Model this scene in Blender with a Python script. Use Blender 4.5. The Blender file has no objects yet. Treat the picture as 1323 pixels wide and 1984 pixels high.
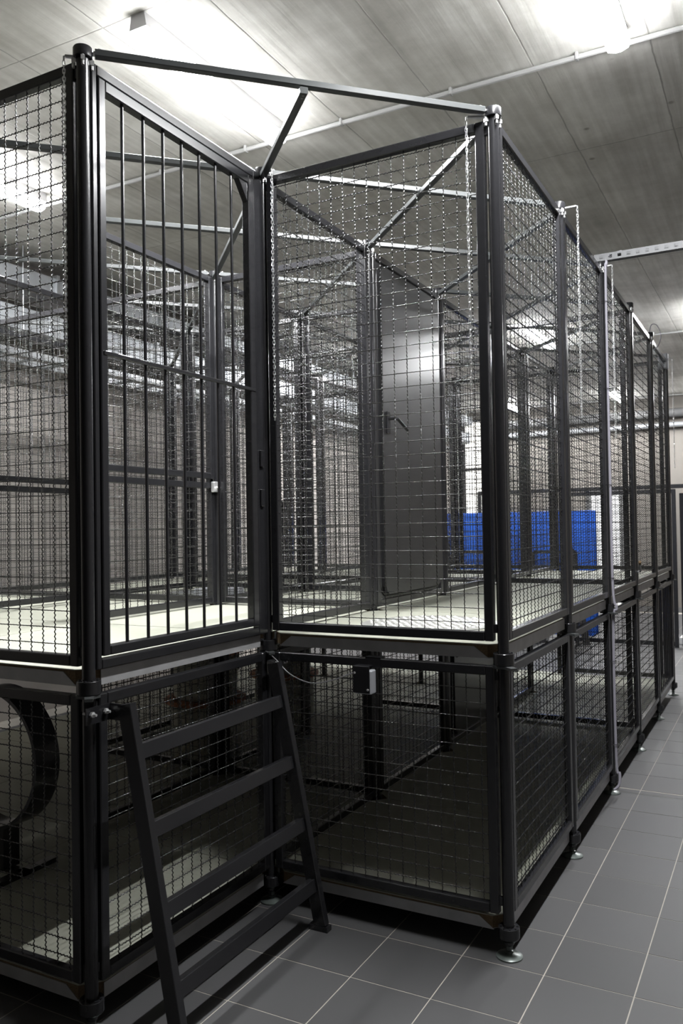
import bpy, math, random
import numpy as np
from mathutils import Vector, Matrix, Euler

random.seed(7)
SC = bpy.context.scene
COL = SC.collection
PI = math.pi
RES_X, RES_Y = 1323, 1984

# ------------------------------------------------------------------ camera
CAM_POS = Vector((1.8853, -2.8673, 1.523))
YAW, PITCH, ROLL, F_PX = -0.4905, 0.0206, -0.0159, 1594.65
fw = Vector((math.sin(YAW) * math.cos(PITCH), math.cos(YAW) * math.cos(PITCH), math.sin(PITCH)))
rt = Vector((math.cos(YAW), -math.sin(YAW), 0))
up = rt.cross(fw)
r2 = rt * math.cos(ROLL) + up * math.sin(ROLL)
u2 = -rt * math.sin(ROLL) + up * math.cos(ROLL)
cam = bpy.data.cameras.new('camera')
cam.sensor_fit = 'VERTICAL'
cam.sensor_height = 36.0
cam.lens = F_PX * 36.0 / RES_Y
cam.dof.use_dof = True
cam.dof.focus_distance = 3.2
cam.dof.aperture_fstop = 7.0
cam_o = bpy.data.objects.new('camera', cam)
COL.objects.link(cam_o)
M3 = Matrix((r2, u2, -fw)).transposed()
cam_o.matrix_world = Matrix.Translation(CAM_POS) @ M3.to_4x4()
SC.camera = cam_o

# ------------------------------------------------------------------ world and exposure
w = bpy.data.worlds.new('world')
SC.world = w
w.use_nodes = True
w.node_tree.nodes['Background'].inputs[0].default_value = (0.75, 0.8, 0.9, 1)
w.node_tree.nodes['Background'].inputs[1].default_value = 0.0
SC.view_settings.view_transform = 'Standard'
SC.view_settings.look = 'None'
SC.view_settings.gamma = 1.0
SC.view_settings.use_curve_mapping = False
SC.view_settings.exposure = 4.1
LAMP = 62.0           # emission of the lamp diffusers
WIN = 0.11             # daylight in the far window
SC.cycles.max_bounces = 8
SC.cycles.diffuse_bounces = 5
SC.cycles.sample_clamp_indirect = 6.0

CEIL = 3.72

# ------------------------------------------------------------------ materials
def mat(name, col, rough=0.5, metal=0.0, spec=0.5, noise=None, bump=None, emit=None):
    m = bpy.data.materials.new(name)
    m.use_nodes = True
    nt = m.node_tree
    b = nt.nodes['Principled BSDF']
    b.inputs['Base Color'].default_value = (*col, 1)
    b.inputs['Roughness'].default_value = rough
    b.inputs['Metallic'].default_value = metal
    b.inputs['Specular IOR Level'].default_value = spec
    if emit:
        b.inputs['Emission Color'].default_value = (*emit[0], 1)
        b.inputs['Emission Strength'].default_value = emit[1]
    tc = nt.nodes.new('ShaderNodeTexCoord')
    if noise:
        sc, amt = noise
        n = nt.nodes.new('ShaderNodeTexNoise')
        n.inputs['Scale'].default_value = sc
        n.inputs['Detail'].default_value = 5
        nt.links.new(tc.outputs['Object'], n.inputs['Vector'])
        mx = nt.nodes.new('ShaderNodeMixRGB')
        mx.inputs[1].default_value = (*[c * (1 - amt) for c in col], 1)
        mx.inputs[2].default_value = (*[min(1, c * (1 + amt)) for c in col], 1)
        nt.links.new(n.outputs['Fac'], mx.inputs[0])
        nt.links.new(mx.outputs[0], b.inputs['Base Color'])
    if bump:
        sc, st, d = bump
        n = nt.nodes.new('ShaderNodeTexNoise')
        n.inputs['Scale'].default_value = sc
        n.inputs['Detail'].default_value = 4
        nt.links.new(tc.outputs['Object'], n.inputs['Vector'])
        bp = nt.nodes.new('ShaderNodeBump')
        bp.inputs['Strength'].default_value = st
        bp.inputs['Distance'].default_value = d
        nt.links.new(n.outputs['Fac'], bp.inputs['Height'])
        nt.links.new(bp.outputs[0], b.inputs['Normal'])
    return m

BLACK = mat('black powder coated steel', (0.018, 0.018, 0.0198), 0.22, 0, 0.6, noise=(40, 0.15))
WIRE = mat('dark crimped wire', (0.016, 0.016, 0.016), 0.2, 0.0, 1.0, noise=(60, 0.2))
DOORBLK = mat('black sheet steel door', (0.022, 0.022, 0.023), 0.25, 0.0, 1.0, noise=(6, 0.08))
RAILM = mat('dull zinc rail', (0.1, 0.102, 0.105), 0.5, 0.2)
FOOTM = mat('scuffed zinc foot', (0.13, 0.15, 0.14), 0.3, 0.3, 0.5, noise=(30, 0.4))
DOORBLK.node_tree.nodes['Principled BSDF'].inputs['Coat Weight'].default_value = 0.7
DOORBLK.node_tree.nodes['Principled BSDF'].inputs['Coat Roughness'].default_value = 0.3
GALV = mat('galvanised steel', (0.42, 0.43, 0.44), 0.38, 0.7, 0.5, noise=(25, 0.18))
TIE = mat('grey zinc tie bar', (0.06, 0.064, 0.064), 0.3, 0.0, 0.5, noise=(20, 0.15))
STRIP = mat('dull zinc edge strip', (0.42, 0.42, 0.425), 0.38, 0.3, 0.5, noise=(12, 0.3))
DUCT = mat('galvanised duct sheet', (0.5, 0.52, 0.54), 0.4, 0.7, 0.5, noise=(9, 0.25))
CHROME = mat('bright zinc hardware', (0.7, 0.7, 0.7), 0.25, 0.6)
CHAINM = mat('zinc chain', (0.75, 0.75, 0.75), 0.28, 0.85)
CREAM = mat('cream laminate', (0.6, 0.61, 0.5), 0.4, 0, 0.4, noise=(3, 0.05))
CHIP = mat('chipboard', (0.17, 0.12, 0.07), 0.85, 0, 0.2, noise=(160, 0.55))
GREYPL = mat('light grey plastic', (0.42, 0.43, 0.46), 0.45)
CABLEM = mat('grey cable sheath', (0.28, 0.27, 0.31), 0.5)
CABLED = mat('dark grey cable sheath', (0.2, 0.2, 0.21), 0.4)
PIPE = mat('pale conduit plastic', (0.34, 0.34, 0.335), 0.4)
LAMPB = mat('lamp housing grey', (0.55, 0.55, 0.56), 0.5)
GLOW = mat('lamp diffuser', (0.9, 0.9, 0.9), 0.5, emit=((0.975, 0.985, 1.0), LAMP))
GLOWS = mat('lamp diffuser flank', (0.9, 0.9, 0.9), 0.5, emit=((0.975, 0.985, 1.0), LAMP * 0.062))
BLUE = mat('blue table board', (0.008, 0.075, 0.4), 0.45, noise=(4, 0.1))
TREAD = mat('pale tread sheet', (0.5, 0.5, 0.47), 0.3, 0.45)
BRK = mat('bright zinc bracket', (0.5, 0.5, 0.5), 0.35, 0.3)
TERRA = mat('terracotta board', (0.42, 0.16, 0.075), 0.6, noise=(30, 0.2))
BEIGE = mat('beige felt drum', (0.5, 0.5, 0.42), 0.9, noise=(50, 0.12))
PALE = mat('pale stick', (0.5, 0.47, 0.33), 0.7)
WHITE = mat('white painted door', (0.75, 0.75, 0.74), 0.5, noise=(3, 0.04))
WINM = mat('bright window glass', (0.9, 0.9, 0.85), 0.2, emit=((1.0, 0.98, 0.88), WIN))
GROUT = mat('pale grout', (0.36, 0.335, 0.295), 0.9, noise=(30, 0.2))
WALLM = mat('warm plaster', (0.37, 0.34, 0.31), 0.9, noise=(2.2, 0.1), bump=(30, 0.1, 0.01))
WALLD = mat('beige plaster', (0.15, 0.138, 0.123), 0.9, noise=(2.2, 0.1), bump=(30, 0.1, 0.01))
DARKW = mat('dark skirting', (0.1, 0.1, 0.1), 0.6)

def tile_mat():
    m = mat('dark grey stoneware tile', (0.13, 0.127, 0.125), 0.5, 0, 0.4, bump=(220, 0.12, 0.002))
    nt = m.node_tree
    b = nt.nodes['Principled BSDF']
    tc = nt.nodes.new('ShaderNodeTexCoord')
    n = nt.nodes.new('ShaderNodeTexNoise')
    n.inputs['Scale'].default_value = 420
    n.inputs['Detail'].default_value = 3
    nt.links.new(tc.outputs['Object'], n.inputs['Vector'])
    oi = nt.nodes.new('ShaderNodeObjectInfo')
    ramp = nt.nodes.new('ShaderNodeValToRGB')
    ramp.color_ramp.elements[0].position = 0.3
    ramp.color_ramp.elements[0].color = (0.056, 0.0555, 0.0565, 1)
    ramp.color_ramp.elements[1].position = 0.75
    ramp.color_ramp.elements[1].color = (0.092, 0.091, 0.0925, 1)
    nt.links.new(n.outputs['Fac'], ramp.inputs[0])
    mul = nt.nodes.new('ShaderNodeMixRGB')
    mul.blend_type = 'MULTIPLY'
    mul.inputs[0].default_value = 1
    mr = nt.nodes.new('ShaderNodeMapRange')
    mr.inputs['To Min'].default_value = 0.9
    mr.inputs['To Max'].default_value = 1.1
    nt.links.new(oi.outputs['Random'], mr.inputs[0])
    nt.links.new(ramp.outputs[0], mul.inputs[1])
    nt.links.new(mr.outputs[0], mul.inputs[2])
    nt.links.new(mul.outputs[0], b.inputs['Base Color'])
    return m
TILE = tile_mat()

def deck_mat():
    m = mat('cream deck laminate', (0.58, 0.59, 0.49), 0.6, 0, 0.2)
    nt = m.node_tree
    b = nt.nodes['Principled BSDF']
    tc = nt.nodes.new('ShaderNodeTexCoord')
    mp = nt.nodes.new('ShaderNodeMapping')
    mp.inputs['Scale'].default_value = (1.2, 30, 30)
    n = nt.nodes.new('ShaderNodeTexNoise')
    n.inputs['Scale'].default_value = 3
    n.inputs['Detail'].default_value = 4
    nt.links.new(tc.outputs['Object'], mp.inputs[0])
    nt.links.new(mp.outputs[0], n.inputs['Vector'])
    ramp = nt.nodes.new('ShaderNodeValToRGB')
    ramp.color_ramp.elements[0].color = (0.325, 0.33, 0.268, 1)
    ramp.color_ramp.elements[1].color = (0.395, 0.40, 0.338, 1)
    nt.links.new(n.outputs['Fac'], ramp.inputs[0])
    nt.links.new(ramp.outputs[0], b.inputs['Base Color'])
    return m
DECK = deck_mat()

def concrete():
    m = bpy.data.materials.new('board marked concrete')
    m.use_nodes = True
    nt = m.node_tree
    L = nt.links.new
    b = nt.nodes['Principled BSDF']
    b.inputs['Roughness'].default_value = 0.75
    b.inputs['Specular IOR Level'].default_value = 0.3
    tc = nt.nodes.new('ShaderNodeTexCoord')
    mp = nt.nodes.new('ShaderNodeMapping')
    mp.inputs['Rotation'].default_value = (0, 0, PI / 2)
    mp.inputs['Location'].default_value = (2.02, 0.14, 0)
    L(tc.outputs['Object'], mp.inputs[0])
    # slight wobble of the board joints
    wn = nt.nodes.new('ShaderNodeTexNoise')
    wn.inputs['Scale'].default_value = 5
    wn.inputs['Detail'].default_value = 6
    L(tc.outputs['Object'], wn.inputs['Vector'])
    wm = nt.nodes.new('ShaderNodeVectorMath')
    wm.operation = 'SCALE'
    wm.inputs['Scale'].default_value = 0.016
    L(wn.outputs['Color'], wm.inputs[0])
    wa = nt.nodes.new('ShaderNodeVectorMath')
    L(mp.outputs[0], wa.inputs[0])
    L(wm.outputs[0], wa.inputs[1])
    br = nt.nodes.new('ShaderNodeTexBrick')
    br.offset = 0.0
    br.inputs['Scale'].default_value = 1
    br.inputs['Brick Width'].default_value = 2.25
    br.inputs['Row Height'].default_value = 0.52
    br.inputs['Mortar Size'].default_value = 0.005
    br.inputs['Mortar Smooth'].default_value = 0.6
    br.inputs['Color1'].default_value = (0.64, 0.63, 0.605, 1)
    br.inputs['Color2'].default_value = (0.70, 0.69, 0.665, 1)
    br.inputs['Mortar'].default_value = (0.43, 0.42, 0.40, 1)
    L(wa.outputs[0], br.inputs['Vector'])
    # cloudy stains
    n1 = nt.nodes.new('ShaderNodeTexNoise')
    n1.inputs['Scale'].default_value = 1.7
    n1.inputs['Detail'].default_value = 9
    n1.inputs['Roughness'].default_value = 0.65
    L(tc.outputs['Object'], n1.inputs['Vector'])
    r1 = nt.nodes.new('ShaderNodeValToRGB')
    r1.color_ramp.elements[0].position = 0.3
    r1.color_ramp.elements[0].color = (0.66, 0.65, 0.625, 1)
    r1.color_ramp.elements[1].position = 0.7
    r1.color_ramp.elements[1].color = (1.13, 1.13, 1.12, 1)
    L(n1.outputs['Fac'], r1.inputs[0])
    # streaks along the boards
    mp2 = nt.nodes.new('ShaderNodeMapping')
    mp2.inputs['Scale'].default_value = (26, 1.1, 1)
    L(tc.outputs['Object'], mp2.inputs[0])
    n2 = nt.nodes.new('ShaderNodeTexNoise')
    n2.inputs['Scale'].default_value = 1
    n2.inputs['Detail'].default_value = 6
    L(mp2.outputs[0], n2.inputs['Vector'])
    r2_ = nt.nodes.new('ShaderNodeValToRGB')
    r2_.color_ramp.elements[0].position = 0.3
    r2_.color_ramp.elements[0].color = (0.82, 0.815, 0.80, 1)
    r2_.color_ramp.elements[1].position = 0.7
    r2_.color_ramp.elements[1].color = (1.06, 1.06, 1.06, 1)
    L(n2.outputs['Fac'], r2_.inputs[0])
    # dark pits
    vo = nt.nodes.new('ShaderNodeTexVoronoi')
    vo.inputs['Scale'].default_value = 3.2
    L(tc.outputs['Object'], vo.inputs['Vector'])
    rp = nt.nodes.new('ShaderNodeValToRGB')
    rp.color_ramp.elements[0].position = 0.03
    rp.color_ramp.elements[0].color = (0.55, 0.53, 0.5, 1)
    rp.color_ramp.elements[1].position = 0.07
    rp.color_ramp.elements[1].color = (1, 1, 1, 1)
    L(vo.outputs['Distance'], rp.inputs[0])
    prev = br.outputs['Color']
    for o in (r1.outputs[0], r2_.outputs[0], rp.outputs[0]):
        mx = nt.nodes.new('ShaderNodeMixRGB')
        mx.blend_type = 'MULTIPLY'
        mx.inputs[0].default_value = 1
        L(prev, mx.inputs[1])
        L(o, mx.inputs[2])
        prev = mx.outputs[0]
    L(prev, b.inputs['Base Color'])
    bp = nt.nodes.new('ShaderNodeBump')
    bp.inputs['Strength'].default_value = 0.35
    bp.inputs['Distance'].default_value = 0.01
    ad = nt.nodes.new('ShaderNodeMath')
    ad.operation = 'SUBTRACT'
    L(n2.outputs['Fac'], ad.inputs[0])
    L(br.outputs['Fac'], ad.inputs[1])
    L(ad.outputs[0], bp.inputs['Height'])
    L(bp.outputs[0], b.inputs['Normal'])
    return m
CONC = concrete()

# ------------------------------------------------------------------ mesh helpers
class MB:
    """collects simple solids and links them as one mesh object"""
    def __init__(s):
        s.v, s.f, s.sm = [], [], []
    def add(s, vs, fs, smooth=False):
        o = len(s.v)
        s.v.extend([tuple(v) for v in vs])
        for f in fs:
            s.f.append(tuple(i + o for i in f))
            s.sm.append(smooth)
        return s
    def box(s, x0, x1, y0, y1, z0, z1, bev=0.0):
        if bev > 0:
            b = min(bev, (x1 - x0) / 2.01, (y1 - y0) / 2.01, (z1 - z0) / 2.01)
            xs, ys, zs = (x0, x0 + b, x1 - b, x1), (y0, y0 + b, y1 - b, y1), (z0, z0 + b, z1 - b, z1)
            P = {}
            vs = []
            for i, sx in enumerate((0, 1)):
                for j in (0, 1):
                    for k in (0, 1):
                        X, Xi = (xs[0], xs[1]) if i == 0 else (xs[3], xs[2])
                        Y, Yi = (ys[0], ys[1]) if j == 0 else (ys[3], ys[2])
                        Z, Zi = (zs[0], zs[1]) if k == 0 else (zs[3], zs[2])
                        for a, c in (('x', (X, Yi, Zi)), ('y', (Xi, Y, Zi)), ('z', (Xi, Yi, Z))):
                            P[(i, j, k, a)] = len(vs)
                            vs.append(c)
            g = lambda i, j, k, a: P[(i, j, k, a)]
            fs = []
            for i in (0, 1):
                q = [g(i, 0, 0, 'x'), g(i, 1, 0, 'x'), g(i, 1, 1, 'x'), g(i, 0, 1, 'x')]
                fs.append(q if i else q[::-1])
                q = [g(0, i, 0, 'y'), g(0, i, 1, 'y'), g(1, i, 1, 'y'), g(1, i, 0, 'y')]
                fs.append(q if i else q[::-1])
                q = [g(0, 0, i, 'z'), g(1, 0, i, 'z'), g(1, 1, i, 'z'), g(0, 1, i, 'z')]
                fs.append(q if i else q[::-1])
            for i in (0, 1):
                for j in (0, 1):
                    fs.append([g(i, j, 0, 'x'), g(i, j, 1, 'x'), g(i, j, 1, 'y'), g(i, j, 0, 'y')])
                    fs.append([g(i, 0, j, 'x'), g(i, 1, j, 'x'), g(i, 1, j, 'z'), g(i, 0, j, 'z')])
                    fs.append([g(0, i, j, 'y'), g(1, i, j, 'y'), g(1, i, j, 'z'), g(0, i, j, 'z')])
            for i in (0, 1):
                for j in (0, 1):
                    for k in (0, 1):
                        fs.append([g(i, j, k, 'x'), g(i, j, k, 'y'), g(i, j, k, 'z')])
            return s.add(vs, fs)
        vs = [(x, y, z) for x in (x0, x1) for y in (y0, y1) for z in (z0, z1)]
        return s.add(vs, [(0, 1, 3, 2), (4, 6, 7, 5), (0, 4, 5, 1), (2, 3, 7, 6), (0, 2, 6, 4), (1, 5, 7, 3)])
    def beam(s, a, b, wd, ht, side=None, bev=0.0):
        """rectangular bar from a to b; wd across (horizontal by default), ht the other way"""
        a, b = Vector(a), Vector(b)
        d = (b - a).normalized()
        if side is None:
            side = d.cross(Vector((0, 0, 1)))
            if side.length < 1e-4:
                side = Vector((1, 0, 0))
        side = (Vector(side) - d * Vector(side).dot(d)).normalized()
        upv = side.cross(d).normalized()
        if bev:
            prof = [(-wd/2+bev, -ht/2), (wd/2-bev, -ht/2), (wd/2, -ht/2+bev), (wd/2, ht/2-bev), (wd/2-bev, ht/2), (-wd/2+bev, ht/2), (-wd/2, ht/2-bev), (-wd/2, -ht/2+bev)]
        else:
            prof = [(-wd/2, -ht/2), (wd/2, -ht/2), (wd/2, ht/2), (-wd/2, ht/2)]
        n = len(prof)
        vs = [p + side * x + upv * y for p in (a, b) for x, y in prof]
        fs = [(i, (i + 1) % n, n + (i + 1) % n, n + i) for i in range(n)] + [tuple(range(n))[::-1], tuple(range(n, 2 * n))]
        return s.add(vs, fs)
    def tube(s, pts, r, n=8, caps=True, smooth=True, closed=False):
        pts = [Vector(p) for p in pts]
        m = len(pts)
        rs = r if isinstance(r, (list, tuple)) else [r] * m
        vs = []
        ref = None
        for i, p in enumerate(pts):
            if closed:
                t = pts[(i + 1) % m] - pts[i - 1]
            else:
                t = pts[min(i + 1, m - 1)] - pts[max(i - 1, 0)]
            t.normalize()
            if ref is None:
                ref = Vector((0, 0, 1)) if abs(t.z) < 0.9 else Vector((1, 0, 0))
            u = (ref - t * ref.dot(t)).normalized()
            v = t.cross(u)
            ref = u
            for k in range(n):
                a = 2 * PI * k / n
                vs.append(p + (u * math.cos(a) + v * math.sin(a)) * rs[i])
        fs = []
        for i in range(m if closed else m - 1):
            j = (i + 1) % m
            for k in range(n):
                fs.append((i * n + k, i * n + (k + 1) % n, j * n + (k + 1) % n, j * n + k))
        s.add(vs, fs, smooth)
        if caps and not closed:
            o = len(s.v) - len(vs)
            s.f.append(tuple(o + k for k in range(n))[::-1]); s.sm.append(False)
            s.f.append(tuple(o + (m - 1) * n + k for k in range(n))); s.sm.append(False)
        return s
    def lathe(s, prof, n=24, c=(0, 0, 0), smooth=True):
        """closed solid of revolution about z: prof = [(r, z)] from bottom to top"""
        vs = []
        for r, z in prof:
            for k in range(n):
                a = 2 * PI * k / n
                vs.append((c[0] + r * math.cos(a), c[1] + r * math.sin(a), c[2] + z))
        fs = []
        m = len(prof)
        for i in range(m - 1):
            for k in range(n):
                fs.append((i * n + k, i * n + (k + 1) % n, (i + 1) * n + (k + 1) % n, (i + 1) * n + k))
        o = len(s.v)
        s.v.extend(vs)
        for f in fs:
            s.f.append(tuple(i + o for i in f)); s.sm.append(smooth)
        s.f.append(tuple(o + k for k in range(n))[::-1]); s.sm.append(False)
        s.f.append(tuple(o + (m - 1) * n + k for k in range(n))); s.sm.append(False)
        return s
    def prism(s, poly, z0, z1):
        n = len(poly)
        vs = [(x, y, z0) for x, y in poly] + [(x, y, z1) for x, y in poly]
        return s.add(vs, [(i, (i + 1) % n, n + (i + 1) % n, n + i) for i in range(n)] + [tuple(range(n))[::-1], tuple(range(n, 2 * n))])
    def mesh(s, name, material, sharp=True):
        me = bpy.data.meshes.new(name)
        me.from_pydata(s.v, [], s.f)
        me.polygons.foreach_set('use_smooth', s.sm)
        me.update()
        import bmesh
        bm = bmesh.new()
        bm.from_mesh(me)
        bmesh.ops.recalc_face_normals(bm, faces=bm.faces)
        bm.to_mesh(me)
        bm.free()
        if any(s.sm):
            try:
                me.set_sharp_from_angle(angle=math.radians(32))
            except Exception:
                pass
        me.materials.append(material)
        return me

def obj(name, me, parent=None, loc=(0, 0, 0), rz=0.0):
    o = bpy.data.objects.new(name, me)
    COL.objects.link(o)
    o.location = loc
    o.rotation_euler = (0, 0, rz)
    if parent:
        o.parent = parent
    return o

def tag(o, label=None, cat=None, group=None, kind=None):
    if label: o['label'] = label
    if cat: o['category'] = cat
    if group: o['group'] = group
    if kind: o['kind'] = kind
    return o

def thing(name, label, cat, loc=(0, 0, 0), rz=0.0, group=None):
    return tag(obj(name, None, None, loc, rz), label, cat, group)

def copy_tree(root, loc, rz, label):
    r = root.copy(); COL.objects.link(r)
    r.location = loc; r.rotation_euler = (0, 0, rz)
    r['label'] = label
    for ch in list(root.children):
        c = ch.copy(); COL.objects.link(c); c.parent = r
        for g in list(ch.children):
            d = g.copy(); COL.objects.link(d); d.parent = c
    return r

ORD = ['first', 'second', 'third', 'fourth', 'fifth', 'sixth', 'seventh', 'eighth', 'ninth', 'tenth']

# ------------------------------------------------------------------ room shell
WX0, WX1, WY0, WY1 = -3.75, 4.6, -13.0, 12.3
def structure(name, mb, m):
    return tag(obj(name, mb.mesh(name, m)), kind='structure')

floor = structure('floor', MB().box(WX0, WX1, WY0, WY1, -0.06, -0.0012), GROUT)
structure('ceiling', MB().box(WX0 - .2, WX1 + .2, WY0 - .2, WY1 + .2, CEIL, CEIL + 0.2), CONC)
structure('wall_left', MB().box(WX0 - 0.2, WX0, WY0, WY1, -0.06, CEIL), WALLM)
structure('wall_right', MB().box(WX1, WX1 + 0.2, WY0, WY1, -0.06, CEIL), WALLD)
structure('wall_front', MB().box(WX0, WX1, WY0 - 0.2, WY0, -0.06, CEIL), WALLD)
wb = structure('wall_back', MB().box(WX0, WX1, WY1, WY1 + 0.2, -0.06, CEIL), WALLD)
structure('baseboard_back', MB().box(WX0 + .02, WX1 - .02, WY1 - 0.015, WY1 - 0.001, 0.003, 0.09), DARKW)

# far window with panes, in the back wall
wx0, wx1, wz0, wz1 = -3.7, -3.05, 1.68, 3.58
wf = MB()
for a, b in ((wx0, wx0 + .05), (wx1 - .05, wx1), (wx0 + .16, wx0 + .24)):
    wf.box(a, b, WY1 - .05, WY1 - .002, wz0, wz1)
for z in (wz0, 2.6, wz1 - .05):
    wf.box(wx0, wx1, WY1 - .05, WY1 - .002, z, z + .05)
win = structure('window_1', wf, BLACK)
for xa, xb in ((wx0 + .05, wx0 + .16), (wx0 + .24, wx1 - .05)):
    for za, zb in ((wz0 + .05, 2.6), (2.65, wz1 - .05)):
        obj('pane', MB().box(xa, xb, WY1 - .03, WY1 - .02, za, zb).mesh('pane', WINM), win)
# white back door
dr = structure('door_1', MB().box(-1.12, -0.62, WY1 - .05, WY1 - .002, 0.003, 2.1, .004), WHITE)
obj('door_handle', MB().tube([(-.68, WY1 - .05, 1.02), (-.68, WY1 - .1, 1.02), (-.8, WY1 - .1, 1.02)], .01, 8).mesh('door_handle', CHROME), dr)
fr = MB()
fr.box(-1.2, -1.125, WY1 - .06, WY1 - .002, 0.003, 2.17).box(-.615, -.54, WY1 - .06, WY1 - .002, 0.003, 2.17).box(-1.125, -.615, WY1 - .06, WY1 - .002, 2.105, 2.17)
structure('trim_1', fr, DARKW)
# plinth step by the far fence
structure('trim_2', MB().box(0.72, 1.75, 8.3, 8.55, 0, 0.09, .005), WHITE)

# floor tiles
def cam_px(p):
    d = Vector(p) - CAM_POS
    z = d.dot(fw)
    return RES_X / 2 + F_PX * d.dot(r2) / z, RES_Y / 2 - F_PX * d.dot(u2) / z, z
TX, TY = 0.2915, 0.3013
xl = [1.139 + TX * k for k in range(-17, 11)]
yl = [-0.067 + TY * k for k in range(-42, 8)]
rows = list(zip(yl[:-1], yl[1:])) + [(yl[-1], yl[-1] + 0.068)]
y = yl[-1] + 0.08
while y < WY1 - .31:
    rows.append((y, y + TY)); y += TY
tile_me = MB().add([(g, g2, z) for z in (-0.0011, 0) for g, g2 in ((0, 0), (1, 0), (1, 1), (0, 1))], [(4, 5, 6, 7), (0, 1, 5, 4), (1, 2, 6, 5), (2, 3, 7, 6), (3, 0, 4, 7)]).mesh('tile', TILE)
cands, rest = [], []
for (ya, yb) in rows:
    for xa, xb in zip(xl[:-1], xl[1:]):
        if xa < WX0 + .01 or xb > WX1 - .01: continue
        g = 0.0022
        q = (xa + g, xb - g, ya + g, yb - g)
        c = cam_px(((xa + xb) / 2, (ya + yb) / 2, 0))
        a1, a2 = cam_px((xa, (ya + yb) / 2, 0)), cam_px((xb, (ya + yb) / 2, 0))
        b1, b2 = cam_px(((xa + xb) / 2, ya, 0)), cam_px(((xa + xb) / 2, yb, 0))
        size = min(abs(b1[1] - b2[1]), abs(a1[0] - a2[0]))
        vis = c[2] > 0.3 and -80 < c[0] < RES_X + 120 and c[1] < RES_Y + 130 and (xa > 0.7 or (ya < 0.02 and xa > -0.5)) and size > 9.5
        (cands if vis else rest).append((size, q))
cands.sort(key=lambda t: -t[0])
rest += cands[290:]
for _, (xa, xb, ya, yb) in cands[:290]:
    t = obj('tile', tile_me, floor, (xa, ya, random.uniform(-.0003, .0003)))
    t.scale = (xb - xa, yb - ya, 1)
tf = MB()
for _, (xa, xb, ya, yb) in rest:
    tf.add([(xa, ya, 0), (xb, ya, 0), (xb, yb, 0), (xa, yb, 0)], [(0, 1, 2, 3)])
tag(obj('tile_field', tf.mesh('tile_field', TILE), floor), kind='stuff')

# ------------------------------------------------------------------ posts
ZB, ZM, ZT = 0.1065, 1.0708, 3.034
PR = 0.0205
def post_proto():
    t = thing('cage_post', 'x', 'post', group='round black posts of the cage')
    obj('pole', MB().lathe([(PR, ZB - .02), (PR, ZT - .02)], 20).mesh('pole', BLACK), t)
    lc = MB().lathe([(.017, .045), (.019, .055), (.0345, .066), (.0375, .070), (.0375, ZB - .001), (.0365, ZB)], 28)
    for k in range(8):
        a = 2 * PI * (k + .5) / 8
        lc.lathe([(.0045, ZB - .002), (.0045, ZB + .003)], 8, (.029 * math.cos(a), .029 * math.sin(a), 0))
    obj('lower_collar', lc.mesh('lower_collar', BLACK), t)
    mc = MB().lathe([(.0365, ZM - .041), (.0375, ZM - .040), (.0375, ZM - .001), (.0365, ZM)], 28)
    for k in range(8):
        a = 2 * PI * (k + .5) / 8
        mc.lathe([(.0045, ZM - .002), (.0045, ZM + .003)], 8, (.029 * math.cos(a), .029 * math.sin(a), 0))
    obj('middle_collar', mc.mesh('middle_collar', BLACK), t)
    cp = MB()
    cp.prism([(.015, -.034), (.045, -.062), (.062, -.045), (.034, -.015), (.034, .015), (.015, .034), (-.02, .034), (-.034, .02), (-.045, -.0), (-.034, -.02), (-.02, -.034)], ZM - .052, ZM - .043)
    obj('clamp_plate', cp.mesh('clamp_plate', TIE), t)
    obj('top_cap', MB().lathe([(.029, ZT - .034), (.0305, ZT - .032), (.0305, ZT - .004), (.028, ZT)], 28).mesh('top_cap', BLACK), t)
    br = MB()
    for a in (45, 135, 225, 315):
        ca, sa = math.cos(math.radians(a)), math.sin(math.radians(a))
        br.beam((.021 * ca, .021 * sa, ZT - .045), (.034 * ca, .034 * sa, ZT - .045), .012, .014)
        br.tube([(.028 * ca, .028 * sa, ZT - .066), (.028 * ca, .028 * sa, ZT - .0345)], .0045, 8)
    tag(obj('top_bolts', br.mesh('top_bolts', CHROME), t), kind='stuff')
    ft = MB().lathe([(.047, 0.0), (.047, .005), (.036, .011), (.014, .016), (.014, .022), (.0085, .024), (.0085, .05)], 28)
    ft.lathe([(.013, .028), (.013, .04)], 6, smooth=False)
    obj('levelling_foot', ft.mesh('levelling_foot', FOOTM), t)
    return t

ROW = {1: 'aisle row', 0: 'barred gate row', -1: 'half-gate row', -2: 'second half-gate row', -3: 'row along the left wall'}
posts = {}
special = {
    (0, -1): 'black round post left of the barred gate, nearest the camera',
    (0, 0): 'black round post of the inner corner between barred gate and front mesh panel',
    (1, 0): 'black round post at the near right corner by the aisle, on round foot',
    (1, 2): 'black round post of the aisle row carrying the grey cable',
    (1, 1): 'black round post of the aisle row next after the near corner',
    (1, 3): 'black round post of the aisle row just behind the cable post',
    (1, 4): 'black round post of the aisle row with the cable loop on top',
    (1, 5): 'black round post at the far end of the aisle row',
    (0, 1): 'black round post left of the upper solid black door',
    (0, 2): 'black round post right of the upper solid black door',
    (-1, 1): 'black round post carrying the zinc latch, seen through the barred gate',
}
first = post_proto()
pts = [(0, -1), (0, 0), (1, 0), (1, 1), (1, 2), (1, 3), (1, 4), (1, 5)] + [(0, y) for y in range(1, 6)] + \
      [(-1, y) for y in range(-1, 6)] + [(-2, y) for y in range(0, 6)] + [(-3, y) for y in range(1, 6)]
for i, (X, Y) in enumerate(pts):
    base = {1: 0, 0: -1, -1: -1, -2: 0, -3: 1}[X]
    lab = special.get((X, Y), f'black round cage post in the {ROW[X]}, {ORD[Y - base]} from the front')
    if i == 0:
        first.location = (X, Y, 0); first['label'] = lab
    else:
        copy_tree(first, (X, Y, 0), 0, lab)

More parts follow.
